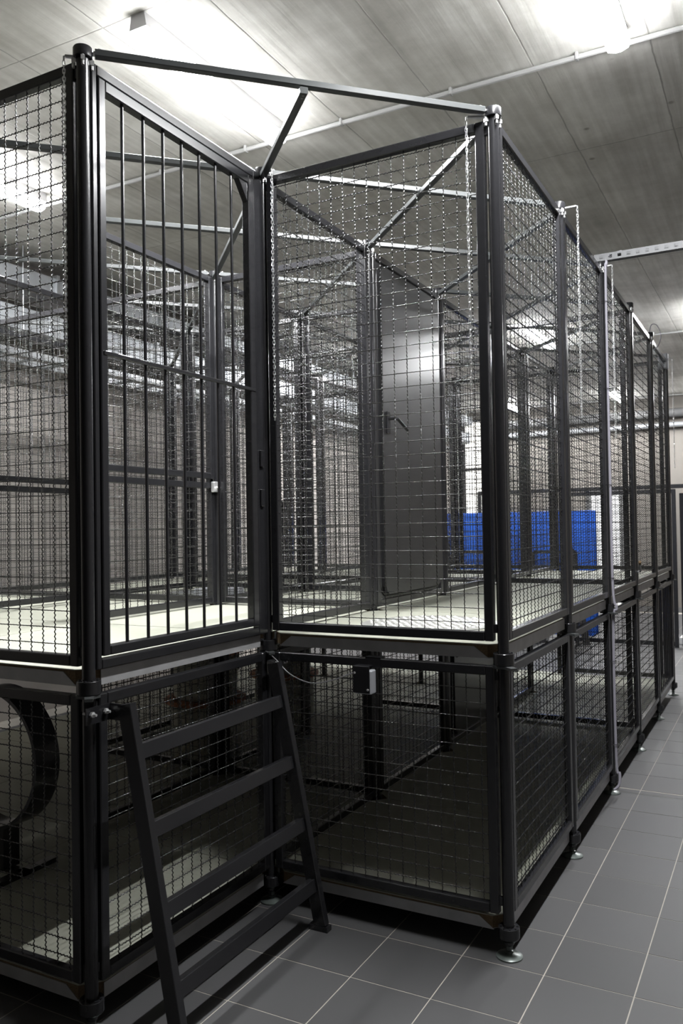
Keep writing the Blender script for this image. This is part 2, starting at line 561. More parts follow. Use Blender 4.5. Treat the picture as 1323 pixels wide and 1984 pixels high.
# ------------------------------------------------------------------ crimped mesh panels
PITCH_V, PITCH_H = 0.0529, 0.0520
WR, AMP = 0.0017, 0.0022
def wire_arrays(p0, axis, length, phase, nseg):
    """wavy wire: samples along axis, offset in y, square section"""
    n = max(2, int(round(length / (PITCH_H / 3.5) * nseg)))
    t = np.linspace(0, length, n + 1)
    off = AMP * np.cos(2 * PI * t / (PITCH_H / 3.5) + phase)
    c = np.zeros((n + 1, 3))
    c[:] = p0
    c[:, axis] += t
    c[:, 1] += off
    k = np.arange(4) * PI / 2 + PI / 4
    other = 2 if axis == 0 else 0
    ring = np.zeros((4, 3))
    ring[:, other] = np.cos(k) * WR * 1.2
    ring[:, 1] = np.sin(k) * WR * 1.2
    v = (c[:, None, :] + ring[None]).reshape(-1, 3)
    i = np.arange(n)[:, None] * 4
    kk = np.arange(4)[None]
    f = np.stack([i + kk, i + (kk + 1) % 4, i + 4 + (kk + 1) % 4, i + 4 + kk], -1).reshape(-1, 4)
    return v, f
def mesh_wires(x0, x1, z0, z1, nseg=5):
    V, F, o = [], [], 0
    xs = []
    x = x0 + 0.052
    while x < x1 - .012:
        xs.append(x); x += PITCH_V
    zs = []
    z = z0 + 0.03
    while z < z1 - .012:
        zs.append(z); z += PITCH_H
    for i, x in enumerate(xs):
        v, f = wire_arrays((x, 0, z0 - .002), 2, z1 - z0 + .004, -2 * PI * (0.032) / (PITCH_H / 3.5) + PI * (i % 2), nseg)
        V.append(v); F.append(f + o); o += len(v)
    for j, z in enumerate(zs):
        v, f = wire_arrays((x0 - .002, 0, z), 0, x1 - x0 + .004, -2 * PI * .054 / (PITCH_H / 3.5) + PI * ((j + 1) % 2), nseg)
        V.append(v); F.append(f + o); o += len(v)
    V = np.concatenate(V); F = np.concatenate(F)
    me = bpy.data.meshes.new('wire_mesh')
    me.vertices.add(len(V)); me.vertices.foreach_set('co', V.ravel())
    me.loops.add(F.size); me.loops.foreach_set('vertex_index', F.ravel())
    me.polygons.add(len(F)); me.polygons.foreach_set('loop_start', np.arange(0, F.size, 4))
    me.polygons.foreach_set('use_smooth', np.ones(len(F), bool))
    me.update(calc_edges=True)
    me.materials.append(WIRE)
    return me
def frame_mesh(x0, x1, z0, z1, t=0.034, d=0.03):
    m = MB()
    b = .003
    m.box(x0, x0 + t, -d / 2, d / 2, z0, z1, b).box(x1 - t, x1, -d / 2, d / 2, z0, z1, b)
    m.box(x0 + t, x1 - t, -d / 2, d / 2, z0, z0 + t, b).box(x0 + t, x1 - t, -d / 2, d / 2, z1 - t, z1, b)
    return m
def lugs(x0, x1, z0, z1):
    m = MB()
    for z in (z0 + .03, z1 - .05):
        m.box(PR - .001, x0 + .002, -.007, .007, z, z + .03)
        m.box(x1 - .002, 1 - PR + .001, -.007, .007, z, z + .03)
    return m
UZ0, UZ1, LZ0, LZ1 = 1.112, 2.992, 0.146, 1.024
PX0, PX1, FT = 0.031, 0.969, 0.034
def panel_proto(kind):
    hi = kind == 'upper'
    z0, z1 = (UZ0, UZ1) if hi else (LZ0, LZ1)
    t = thing('mesh_panel', 'x', 'panel', group=f'{kind} crimped mesh panels')
    obj('frame', frame_mesh(PX0, PX1, z0, z1).mesh('frame', BLACK), t)
    tag(obj('wire_mesh', mesh_wires(PX0 + FT, PX1 - FT, z0 + FT, z1 - FT), t), kind='stuff')
    tag(obj('lugs', lugs(PX0, PX1, z0, z1).mesh('lugs', BLACK), t), kind='stuff')
    return t
UP = panel_proto('upper'); LP = panel_proto('lower')
used = {'U': False, 'L': False}
RN = {1: 'along the aisle', 0: 'in line with the barred gate', -1: 'in line with the latch post', -2: 'two rows left of the gate', -3: 'by the left wall'}
CN = {0: 'aisle column', -1: 'column behind the gate', -2: 'left column', -3: 'far left column'}
def place_panel(lvl, X, Y, d, label):
    proto = UP if lvl == 'U' else LP
    loc, rz = (X, Y, 0), (0 if d == 'x' else PI / 2)
    if not used[lvl]:
        used[lvl] = True
        proto.location = loc; proto.rotation_euler = (0, 0, rz); proto['label'] = label
        return proto
    return copy_tree(proto, loc, rz, label)
SPL = {
    ('U', 0, 0, 'x'): 'upper black mesh panel facing the camera, right of the barred gate',
    ('U', -1, -1, 'x'): 'upper black mesh panel at the left edge, left of the gate',
    ('L', 0, 0, 'x'): 'lower black mesh panel facing the camera, behind the grey switch box',
    ('L', -1, -1, 'x'): 'lower black mesh panel at bottom left, in front of the black wheel',
    ('L', 0, -1, 'y'): 'lower black mesh panel directly behind the ladder',
    ('U', 1, 0, 'y'): 'upper black mesh panel on the aisle, nearest the camera',
    ('L', 1, 0, 'y'): 'lower black mesh panel on the aisle, nearest the camera',
}
upper = [(0, 0, 'x'), (-1, -1, 'x')] + [(1, y, 'y') for y in range(5)] + [(0, 0, 'y'), (0, 2, 'y'), (0, 3, 'y'), (0, 4, 'y')] + \
        [(-1, 1, 'y'), (-1, 2, 'y'), (-1, 3, 'y'), (-1, 4, 'y')] + [(-2, 1, 'y'), (-2, 2, 'y'), (-2, 3, 'y'), (-2, 4, 'y')] + [(-3, 1, 'y'), (-3, 2, 'y'), (-3, 3, 'y'), (-3, 4, 'y')] + \
        [(-1, 1, 'x'), (-2, 1, 'x'), (-3, 1, 'x'), (-1, 2, 'x'), (-2, 3, 'x'), (-2, 2, 'x'), (-1, 3, 'x'), (-3, 3, 'x'), (-1, 4, 'x'), (0, 3, 'x'), (0, 5, 'x'), (-1, 5, 'x'), (-2, 5, 'x'), (-3, 5, 'x')]
lower = [(0, 0, 'x'), (-1, -1, 'x'), (0, -1, 'y')] + [(1, y, 'y') for y in range(4)] + [(0, 0, 'y'), (0, 1, 'y'), (0, 3, 'y')] + \
        [(-1, 0, 'y'), (-1, 1, 'y'), (-2, 1, 'y'), (-2, 2, 'y')] + [(-1, 1, 'x'), (-2, 1, 'x'), (0, 3, 'x'), (0, 5, 'x'), (-1, 3, 'x')]
for lvl, lst, wd in (('U', upper, 'upper'), ('L', lower, 'lower')):
    for X, Y, d in lst:
        lab = SPL.get((lvl, X, Y, d))
        if not lab:
            if d == 'y':
                lab = f'{wd} black mesh panel {RN[X]}, {ORD[Y + 1 if X < 1 else Y]} bay back'
            else:
                lab = f'{wd} black cross panel of mesh in {CN[X]}, {ORD[Y]} bay back'
        place_panel(lvl, X, Y, d, lab)

# ------------------------------------------------------------------ barred gate (x = 0, y -1..0)
g = thing('barred_gate', 'tall black gate with seven vertical bars above the ladder', 'gate', (0, -1, 0), PI / 2)
m = MB(); b = .003
z0, z1 = 1.100, 3.0
m.box(.015 + .006, .042, -.016, .016, z0, z1, b).box(.915, .977, -.016, .016, z0, z1, b)
m.box(.042, .915, -.016, .016, z0, z0 + .03, b).box(.042, .915, -.016, .016, z1 - .034, z1, b)
obj('fixed_frame', m.mesh('fixed_frame', BLACK), g)
lf = MB()
a0, a1, c0, c1 = .046, .911, 1.139, 2.962
lf.box(a0, a0 + .03, -.02, .014, c0, c1, b).box(a1 - .038, a1, -.02, .014, c0, c1, b)
lf.box(a0 + .03, a1 - .038, -.02, .014, c0, c0 + .03, b).box(a0 + .03, a1 - .038, -.02, .014, c1 - .036, c1, b)
lf.box(.9, .918, -.006, .006, 1.5, 1.6).box(.9, .918, -.006, .006, 2.6, 2.7).box(.04, .05, -.006, .006, 1.5, 1.6)
leaf = obj('door_leaf', lf.mesh('door_leaf', BLACK), g)
gp = MB()
gp.add([(a1 - .04, -.015, c1 - .034), (a1 - .10, -.015, c1 - .034), (a1 - .04, -.015, c1 - .11), (a1 - .04, .009, c1 - .034), (a1 - .10, .009, c1 - .034), (a1 - .04, .009, c1 - .11)],
       [(0, 1, 2), (3, 5, 4), (0, 3, 4, 1), (1, 4, 5, 2), (2, 5, 3, 0)])
obj('corner_gusset', gp.mesh('corner_gusset', BLACK), leaf)
bar_me = MB().tube([(0, 0, c0 + .028), (0, 0, c1 - .034)], .0058, 10).mesh('bar', BLACK)
for k in range(7):
    obj('bar', bar_me, leaf, (.167 + .1013 * k, -.003, 0))
obj('middle_rail', MB().box(a0 + .01, .905, -.0235, -.0095, 2.083, 2.097, .002).mesh('middle_rail', BLACK), g)
lk = MB()
lk.tube([(.97, -.012, 1.76), (.97, -.012, 1.90)], .006, 8)
for z in (1.62, 1.78): lk.box(.93, .955, -.026, -.016, z, z + .07, .003)
tag(obj('lock_parts', lk.mesh('lock_parts', BLACK), g), kind='stuff')

# split half gates in the rows behind
def half_gate(X, Y, label_top, label_bot, latch):
    t = thing('mesh_panel', label_top, 'panel', (X, Y, 0), PI / 2, 'shorter mesh panels over the half gates')
    obj('frame', frame_mesh(PX0, PX1, 1.822, UZ1).mesh('frame', BLACK), t)
    tag(obj('wire_mesh', HW1, t), kind='stuff')
    tag(obj('lugs', lugs(PX0, PX1, 1.822, UZ1).mesh('lugs', BLACK), t), kind='stuff')
    h = thing('half_gate', label_bot, 'gate', (X, Y, 0), PI / 2, 'low mesh half gates')
    obj('frame', frame_mesh(PX0, PX1, UZ0, 1.80).mesh('frame', BLACK), h)
    tag(obj('wire_mesh', HW2, h), kind='stuff')
    tag(obj('hinges', lugs(PX0, PX1, UZ0, 1.80).mesh('hinges', BLACK), h), kind='stuff')
    if latch:
        l = MB().box(.925, .985, -.04, -.0165, 1.745, 1.805, .004).tube([(.955, -.04, 1.77), (.955, -.06, 1.77)], .008, 8)
        obj('latch', l.mesh('latch', CHROME), h)
HW1 = mesh_wires(PX0 + FT, PX1 - FT, 1.822 + FT, UZ1 - FT, 4)
HW2 = mesh_wires(PX0 + FT, PX1 - FT, UZ0 + FT, 1.80 - FT, 4)
half_gate(-1, 0, 'black mesh panel above the half gate with the zinc latch', 'low black mesh half gate with zinc latch at its far end', True)
half_gate(-2, 0, 'black mesh panel over the half gate at the left picture edge', 'low black mesh half gate at the left picture edge', False)

# solid doors
def round_rect(x0, x1, z0, z1, r, n=6):
    P = []
    for cx, cz, a0 in ((x1 - r, z1 - r, 0), (x0 + r, z1 - r, 90), (x0 + r, z0 + r, 180), (x1 - r, z0 + r, 270)):
        for k in range(n + 1):
            a = math.radians(a0 + 90 * k / n)
            P.append((cx + r * math.cos(a), cz + r * math.sin(a)))
    return P
def solid_door(X, Y, z0, z1, label, handle_z, group):
    t = thing('solid_door', label, 'door', (X, Y, 0), PI / 2)
    f = frame_mesh(PX0, PX1, z0, z1)
    f.box(PX0 + FT - .002, PX1 - FT + .002, -.002, .006, z0 + FT - .002, z1 - FT + .002)
    obj('frame', f.mesh('frame', DOORBLK), t)
    tag(obj('lugs', lugs(PX0, PX1, z0, z1).mesh('lugs', BLACK), t), kind='stuff')
    P = round_rect(.10, .90, z0 + .06, z1 - .06, .055)
    n = len(P)
    lm = MB().add([(x, -.030, z) for x, z in P] + [(x, -.0021, z) for x, z in P], [tuple(range(n)), tuple(range(n, 2 * n))[::-1]] + [(i, n + i, n + (i + 1) % n, (i + 1) % n) for i in range(n)])
    leaf = obj('door_leaf', lm.mesh('door_leaf', DOORBLK), t)
    P2 = round_rect(.088, .912, z0 + .048, z1 - .048, .066)
    s = MB().tube([(x, -.006, z) for x, z in P2], .0035, 6, closed=True)
    obj('door_seal', s.mesh('door_seal', BLACK), t)
    h = MB()
    h.box(.125, .165, -.042, -.0299, handle_z - .06, handle_z + .06, .004)
    h.tube([(.145, -.04, handle_z + .02), (.145, -.075, handle_z + .02), (.16, -.085, handle_z + .018), (.29, -.085, handle_z - .03)], .0085, 10)
    obj('door_handle', h.mesh('door_handle', BLACK), leaf)
    sc = MB()
    for k in range(7):
        sc.lathe([(.004, 0), (.004, .004)], 8, (.1 + k * .13, 0, z0 + FT))
    tag(obj('screws', sc.mesh('screws', GALV), t), kind='stuff')
solid_door(0, 1, UZ0, UZ1, 'tall solid black door with rounded corners and lever handle, upper level', 2.09, None)
solid_door(0, 2, LZ0, LZ1, 'short solid black door with rounded corners under the deck', .75, None)

# barred lower panel at the aisle end
t = thing('barred_screen', 'short barred black panel at the far end of the aisle row', 'panel', (1, 4, 0), PI / 2)
obj('frame', frame_mesh(PX0, PX1, LZ0, LZ1).mesh('frame', BLACK), t)
tag(obj('lugs', lugs(PX0, PX1, LZ0, LZ1).mesh('lugs', BLACK), t), kind='stuff')
bme = MB().tube([(0, 0, LZ0 + FT - .002), (0, 0, LZ1 - FT + .002)], .006, 8).mesh('bar', BLACK)
for k in range(8):
    obj('bar', bme, t, (.115 + .11 * k, 0, 0))

# ------------------------------------------------------------------ deck boards
def deck_proto(z0, z1, name):
    c = .056; g = .004
    poly = [(g + c, g), (1 - g - c, g), (1 - g, g + c), (1 - g, 1 - g - c), (1 - g - c, 1 - g), (g + c, 1 - g), (g, 1 - g - c), (g, g + c)]
    t = thing(name, 'x', 'deck board', group='cream topped deck boards')
    obj('chipboard_core', MB().prism(poly, z0, z1 - .003).mesh('chipboard_core', CHIP), t)
    obj('laminate_top', MB().prism(poly, z1 - .003, z1).mesh('laminate_top', DECK), t)
    # zinc tray below with trapezoid upturned flanges on the four sides
    s = MB()
    a, bq, k = c + .012, c + .055, .0022
    for side in range(4):
        if side % 2 == 0:
            q = [(a - .014, z0 - .004), (1 - a + .014, z0 - .004), (1 - bq, z1 - .009), (bq, z1 - .009)]
        else:
            q = [(a - .014, z0 - .004), (1 - a + .014, z0 - .004), (1 - a + .014, z1 - .004), (a - .014, z1 - .004)]
        def P(u, v, off):
            off = off
            return [(u, g - off, v), (1 - g + off, u, v), (1 - u, 1 - g + off, v), (g - off, 1 - u, v)][side]
        vs = [P(u, v, k) for u, v in q] + [P(u, v, .0001) for u, v in q]
        s.add(vs, [(0, 1, 2, 3), (7, 6, 5, 4), (0, 4, 5, 1), (1, 5, 6, 2), (2, 6, 7, 3), (3, 7, 4, 0)])
    inset = [(.5 + (x - .5) * .995, .5 + (y - .5) * .995) for x, y in poly]
    s.prism(inset, z0 - .004, z0)
    obj('zinc_tray', s.mesh('zinc_tray', STRIP), t)
    return t
DU = deck_proto(1.052, 1.099, 'deck_board'); DL = deck_proto(0.086, 0.131, 'deck_board')
du = dl = False
ROWS = {0: 'aisle column', -1: 'gate column', -2: 'left column', -3: 'far left column'}
ROWN = {0: 'aisle column', -1: 'column behind the gate', -2: 'left column', -3: 'far left column'}
cells = [(0, y) for y in range(5)] + [(-1, y) for y in range(-1, 5)] + [(-2, y) for y in range(-1, 5)] + [(-3, y) for y in range(-1, 5)]  # frontmost cells of both left columns are unseen, added to block light below
for lvl in ('upper', 'lower'):
    for X, Y in cells:
        base = {0: 0, -1: -1, -2: -1, -3: -1}[X]
        if (X, Y) == (0, 0):
            lab = f'{lvl} cream deck board behind the front mesh panel, nearest the aisle corner'
        elif (X, Y) == (-1, -1):
            lab = f'{lvl} cream deck board right behind the barred gate, nearest the camera' if lvl == 'upper' else 'lower cream deck board striped by light, behind the ladder'
        else:
            lab = f'{lvl} cream deck board in the {ROWN[X]}, {ORD[Y - base]} from the front'
        pr = DU if lvl == 'upper' else DL
        if (lvl == 'upper' and not du) or (lvl == 'lower' and not dl):
            pr.location = (X, Y, 0); pr['label'] = lab
            if lvl == 'upper': du = True
            else: dl = True
        else:
            copy_tree(pr, (X, Y, 0), 0, lab)

# round tread plate let into the upper deck
tp = thing('tread_plate', 'round pale tread plate lying on the deck behind the front panel', 'hatch', (.505, .53, 1.099))
obj('rim_joint', MB().lathe([(.304, 0), (.304, .0012)], 64).mesh('rim_joint', DARKW), tp)
obj('disc', MB().lathe([(.30, 0), (.30, .0028), (.298, .0034)], 64).mesh('disc', TREAD), tp)
bp = MB()
r = random.Random(3)
for j in range(-9, 10):
    for i in range(-7, 8):
        x, y = i * .042 + (j % 2) * .021, j * .030
        if math.hypot(x, y) > .275: continue
        a = PI / 4 if (i + j) % 2 else -PI / 4
        ca, sa = math.cos(a), math.sin(a)
        L, Wd, h = .0165, .0075, .003
        base = [(-L, 0), (0, -Wd), (L, 0), (0, Wd)]
        vs = [(x + u * ca - v * sa, y + u * sa + v * ca, .0033) for u, v in base]
        vs += [(x + .5 * (u * ca - v * sa), y + .5 * (u * sa + v * ca), .0033 + h * 1.6) for u, v in base]
        bp.add(vs, [(0, 1, 5, 4), (1, 2, 6, 5), (2, 3, 7, 6), (3, 0, 4, 7), (4, 5, 6, 7)])
tag(obj('tread_bumps', bp.mesh('tread_bumps', TREAD), tp), kind='stuff')

# ------------------------------------------------------------------ roof braces
def brace(a, b, z, label, ends=.036):
    A, B = Vector((*a, z)), Vector((*b, z))
    d = (B - A).normalized()
    A, B = A + d * ends, B - d * ends
    t = thing('roof_brace', label, 'brace', (A + B) / 2, group='grey tie bars across the cage tops')
    off = (A + B) / 2
    obj('bar', MB().beam(A - off, B - off, .028, .022, bev=.002).mesh('bar', TIE), t)
    e = MB()
    for q, s in ((A, 1), (B, -1)):
        e.beam(q - off - d * s * .006, q - off + d * s * .03, .02, .006)
        e.lathe([(.006, 0), (.006, .006)], 6, q - off + d * s * .014 + Vector((0, 0, .0105)))
    tag(obj('end_bolts', e.mesh('end_bolts', CHROME), t), kind='stuff')
ZBR1, ZBR2 = 3.021, 2.996
brace((0, -1), (1, 0), ZBR1, 'long grey tie bar across the open corner above the ladder')
mt = Vector((.5, -.5, ZBR2)); bs = Vector((0, 0, ZBR2)); dd = (mt - bs).normalized()
s0, s1 = bs + dd * .036, mt + dd * .012
t = thing('roof_brace', 'short grey strut from the inner corner to the long tie bar', 'brace', (s0 + s1) / 2, group='grey tie bars across the cage tops')
obj('bar', MB().beam(s0 - (s0 + s1) / 2, s1 - (s0 + s1) / 2, .028, .022, bev=.002).mesh('bar', TIE), t)
e = MB()
for q in (.012, .03): e.lathe([(.004, 0), (.004, .004)], 8, (s1 - s0) / 2 - dd * q + Vector((0, 0, -.0145)))
tag(obj('end_bolts', e.mesh('end_bolts', CHROME), t), kind='stuff')
for X, Y in [(0, y) for y in range(5)] + [(-1, y) for y in range(-1, 5)] + [(-2, y) for y in range(0, 4)] + [(-3, y) for y in range(1, 4)]:
    base = {0: 0, -1: -1, -2: 0, -3: 1}[X]
    nm = f'over the {ORD[Y - base]} bay of the {ROWS[X]}'
    if (X, Y) == (-3, 0): continue
    brace((X, Y), (X + 1, Y + 1), ZBR1, f'grey tie bar {nm}, slanting to the right')
    brace((X + 1, Y), (X, Y + 1), ZBR2, f'grey tie bar {nm}, slanting to the left')

# ------------------------------------------------------------------ chains
def link_me():
    m = MB()
    pts = []
    for k in range(10):
        a = 2 * PI * (k + .5) / 10
        x, z = .0042 * math.cos(a), .0042 * math.sin(a)
        z += .0042 if z > 0 else -.0042
        pts.append((x, 0, z))
    return pts
LK = link_me()
def chain(X, Y, dx, dy, n, label, slack=0.0):
    t = thing('hanging_chain', label, 'chain', (X, Y, 0), group='thin zinc chains hanging from the post tops')
    L = math.hypot(dx, dy)
    ux, uy = dx / L, dy / L
    zb = ZT - .03
    br = MB().beam((ux * .030, uy * .030, zb), (dx - ux * .004, dy - uy * .004, zb), .012, .006)
    br.tube([(dx - ux * .008, dy - uy * .008, zb), (dx, dy, zb), (dx, dy, zb - .012)], .0028, 6)
    obj('bracket', br.mesh('bracket', BRK), t)
    m = MB()
    z = zb - .022
    for k in range(n):
        P = [Vector(p) for p in LK]
        rot = Matrix.Rotation((PI / 4) + (PI / 2) * (k % 2) + random.uniform(-.12, .12), 3, 'Z')
        m.tube([rot @ p + Vector((dx + random.uniform(-.0008, .0008), dy + random.uniform(-.0008, .0008), z)) for p in P], .0015, 5, closed=True)
        z -= .0124
    tag(obj('chain', m.mesh('chain', CHAINM), t), kind='stuff')
chain(1, 0, -.086, -.045, 78, 'zinc chain hanging in front of the front mesh panel, by the near corner')
chain(0, 0, .075, -.04, 82, 'zinc chain hanging beside the inner corner post')
chain(0, -1, -.045, -.035, 78, 'zinc chain hanging from the post left of the gate')
chain(1, 1, .085, .0, 78, 'zinc chain over the aisle, nearest the camera')
chain(1, 2, .068, -.012, 78, 'zinc chain over the aisle beside the grey cable post')
chain(1, 5, .06, -.02, 78, 'zinc chain over the aisle at the far end')

# ------------------------------------------------------------------ ladder
LY0, LY1 = -.955, -.125
def lx(z): return .31 - .2 * z
t = thing('ladder', 'black four rung steel ladder leaning under the barred gate', 'ladder', (0, 0, 0))
side = Vector((0, 1, 0))
for yy in (LY0, LY1):
    m = MB().beam((lx(1.0), yy, 1.0), (lx(0.02), yy, .02), .03, .052, side=side, bev=.002)
    m.box(lx(0) - .05, lx(0) + .03, yy - .017, yy + .017, 0.0, .02)
    obj('rail', m.mesh('rail', BLACK), t)
for zz in (.875, .645, .413, .19):
    m = MB().beam((lx(zz - .022), LY0 + .0155, zz - .022), (lx(zz - .022), LY1 - .0155, zz - .022), .03, .048, side=Vector((1, 0, .2)), bev=.002)
    m2 = obj('rung', m.mesh('rung', BLACK), t)
for yy, s in ((LY0, -1), (LY1, 1)):
    px = -1 if s < 0 else 0
    m = MB()
    y_end = px - .062 if s < 0 else px + .03
    yk = yy - .01 if s < 0 else yy + .04
    m.beam((.052, yk, .975), (lx(.975) - .018, yy - .012 * (1 if s < 0 else -1), .975), .005, .05, bev=0)
    m.beam((.0485, y_end, .975), (.0515, yk, .975), .005, .05)
    obj('bracket', m.mesh('bracket', BLACK), t)
    for dy in ((-.045, .012) if s < 0 else (-.027, .027)):
        h = MB()
        h.tube([(.022, px + dy, .98), (.075, px + dy, .98)], .0042, 8)
        h.lathe([(.009, -.004), (.009, .004)], 6)
        n0 = len(h.v) - 12
        for q in range(n0, len(h.v)):
            x, y, z = h.v[q]
            h.v[q] = (.059 + z, px + dy + x, .98 + y)
        obj('nut_and_bolt', h.mesh('nut_and_bolt', CHROME), t)
    

# ------------------------------------------------------------------ switch box with its cable
t = thing('switch_box', 'small black fronted grey switch box on the lower front panel', 'switch box', (.463, -.016, 0))
obj('holder', MB().box(-.035, .035, -.052, -.0485, .898, 1.0, .001).box(-.035, .028, -.0485, -.001, .9965, 1.0).box(-.005, .06, -.004, -.0005, .99, 1.028).box(-.005, .06, -.004, .034, 1.0255, 1.03).mesh('holder', BLACK), t)
bx = MB()
P = round_rect(-.033, .05, .897, .990, .008, 3)
n = len(P)
bx.box(-.033, .040, -.048, -.003, .894, .984, .004)
obj('housing', bx.mesh('housing', GREYPL), t)
sc = MB()
for x, z in ((-.027, .974), (.028, .912)):
    sc.tube([(x, -.052, z), (x, -.0545, z), (x, -.0555, z)], [.0044, .0044, .003], 10)
tag(obj('screws', sc.mesh('screws', CHROME), t), kind='stuff')

def curve_pts(P, n=10):
    P = [Vector(p) for p in P]
    Q = [P[0] * 2 - P[1]] + P + [P[-1] * 2 - P[-2]]
    out = []
    for i in range(1, len(Q) - 2):
        for k in range(n):
            s = k / n
            a, b_, c, d = Q[i - 1], Q[i], Q[i + 1], Q[i + 2]
            out.append(.5 * ((2 * b_) + (c - a) * s + (2 * a - 5 * b_ + 4 * c - d) * s * s + (3 * b_ - a - 3 * c + d) * s ** 3))
    out.append(P[-1])
    return out
cb = MB().tube(curve_pts([(.012, -.024, .93), (.008, -.03, 1.0), (.02, -.045, 1.028), (.07, -.052, 1.0), (.14, -.054, .945), (.235, -.055, .918), (.33, -.05, .935), (.432, -.04, .975)]), .0023, 8)
tag(obj('box_cable', cb.mesh('box_cable', CABLED)), 'thin grey cable sagging from the inner post to the switch box', 'cable')

# grey cable up the third aisle post
pc = (1.0, 2.0)
P = [(pc[0] + .02, pc[1] - .04, .03), (pc[0] + .045, pc[1] - .03, .06), (pc[0] + .048, pc[1] - .02, .12), (pc[0] + .03, pc[1] - .012, .2), (pc[0] + .03, pc[1] - .012, .95), (pc[0] + .05, pc[1] - .012, 1.05),
     (pc[0] + .032, pc[1] - .012, 1.16), (pc[0] + .03, pc[1] - .012, 1.8), (pc[0] + .03, pc[1] - .012, 2.9), (pc[0] + .037, pc[1] - .014, 3.01), (pc[0] + .045, pc[1] - .012, 3.06), (pc[0] + .12, pc[1] + .0, 3.078)]
t = thing('power_cable', 'grey power cable tied up along an aisle post', 'cable', (0, 0, 0))
obj('sheath', MB().tube(curve_pts(P, 8), .0075, 8).mesh('sheath', CABLEM), t)
for z in (.28, .75, 1.22, 1.75, 2.3, 2.8):
    ring = [(pc[0] + .012 + .030 * math.cos(a), pc[1] - .006 + .026 * math.sin(a), z) for a in [2 * PI * k / 14 for k in range(14)]]
    obj('cable_tie', MB().tube(ring, .0018, 5, closed=True).mesh('cable_tie', BLACK), t)

# perforated support rail from that post across the aisle
t = thing('support_rail', 'perforated zinc rail reaching from an aisle post across the aisle', 'rail', (1.0, 2.0, 3.0345))
m = MB()
L = WX1 - 1.0 - .003
m.box(-.03, L, -.021, -.0185, 0, .012).box(-.03, L, -.021, -.0185, .029, .041)
x = -.03
while x < L - .05:
    m.box(x, x + .03, -.021, -.0185, .012, .029); x += .05
m.box(-.03, L, -.0185, .021, 0, .0025).box(-.03, L, .0185, .021, .0025, .041)
obj('channel', m.mesh('channel', RAILM), t)
obj('bolt', MB().lathe([(.009, .0026), (.009, .011)], 6).mesh('bolt', CHROME), t)

# far post extras
t = thing('junction_box', 'small grey junction box on the far aisle post', 'junction box', (1.0, 5.0, 2.95))
obj('housing', MB().box(-.05, .03, -.085, -.0206, -.05, .09, .006).mesh('housing', GREYPL), t)
obj('lid', MB().box(-.044, .024, -.093, -.0851, -.044, .084, .004).mesh('lid', GREYPL), t)
lp = curve_pts([(1.0, 4.0, 3.035), (1.02, 3.98, 3.09), (1.06, 3.98, 3.08), (1.085, 4.0, 3.0), (1.06, 4.03, 2.93), (1.02, 4.03, 2.9)])
tag(obj('cable_loop', MB().tube(lp, .0035, 6).mesh('cable_loop', CABLEM)), 'thin dark cable loop on top of an aisle post', 'cable')

# small lever on the aisle side
t = thing('gate_lever', 'small brass tipped lever sticking out above the deck on the aisle side', 'lever', (1.0, 3.0, 1.2))
obj('arm', MB().tube([(.019, 0, 0), (.04, -.02, .005), (.05, -.11, .06)], .007, 8).mesh('arm', STRIP), t)
obj('tip', MB().tube([(.05, -.11, .06), (.055, -.14, .075)], .009, 8).mesh('tip', CHIP), t)

# ------------------------------------------------------------------ lamps, conduits, ducts
def lamp(x, y0, y1, label):
    t = thing('ceiling_lamp', label, 'lamp', (x, (y0 + y1) / 2, CEIL), group='long batten lamps on the ceiling')
    h = (y1 - y0) / 2
    obj('housing', MB().add([(xx, yy, zz) for yy in (-h, h) for xx, zz in ((-.036, 0), (-.047, -.062), (.047, -.062), (.036, 0))],
        [(0, 1, 2, 3), (7, 6, 5, 4), (0, 4, 5, 1), (1, 5, 6, 2), (2, 6, 7, 3), (3, 7, 4, 0)]).mesh('housing', LAMPB), t)
    pr = [(-.048, -.0625), (-.053, -.08), (-.044, -.106), (-.014, -.117), (.014, -.117), (.044, -.106), (.053, -.08), (.048, -.0625)]
    n = len(pr)
    dm = MB().add([(a, yy, c) for yy in (-h + .015, h - .015) for a, c in pr], [(i, (i + 1) % n, n + (i + 1) % n, n + i) for i in range(n)] + [tuple(range(n)), tuple(range(n, 2 * n))[::-1]])
    me = dm.mesh('diffuser', GLOW)
    me.materials.append(GLOWS)
    for p in me.polygons:
        if p.normal.z > -.97: p.material_index = 1
    obj('diffuser', me, t)
rows_y = [(-.22, .90), (5.92, 7.04), (10.8, 11.92)]
cols = {-2.29: 'left', -.47: 'middle', 1.30: 'right'}
dist = ['above the front of the cage', 'halfway down the room', 'closest to the back wall']
for x, cn in cols.items():
    for (a, b_), dn in zip(rows_y, dist):
        lamp(x, -.70 if (x > 1 and a < 0) else a, b_, f'bright batten ceiling lamp in the {cn} lamp column, {dn}')  # right front lamp stretched out of view to brighten the near floor

def conduit(y, label):
    t = thing('conduit', label, 'conduit', (0, y, CEIL))
    obj('pipe', MB().tube([(WX0 + .4, 0, -.022), (WX1 - .002, 0, -.022)], .0125, 10).mesh('pipe', PIPE), t)
    cl = MB().box(0, .016, -.017, .017, -.036, 0, .004).mesh('clip', PIPE)
    for x in np.arange(WX0 + .5, WX1 - .1, .62):
        obj('clip', cl, t, (x, 0, 0))
conduit(1.0, 'pale conduit across the ceiling behind the nearest lamps')
conduit(7.14, 'pale conduit across the ceiling behind the second lamp row')
conduit(12.0, 'pale conduit across the ceiling near the back wall')

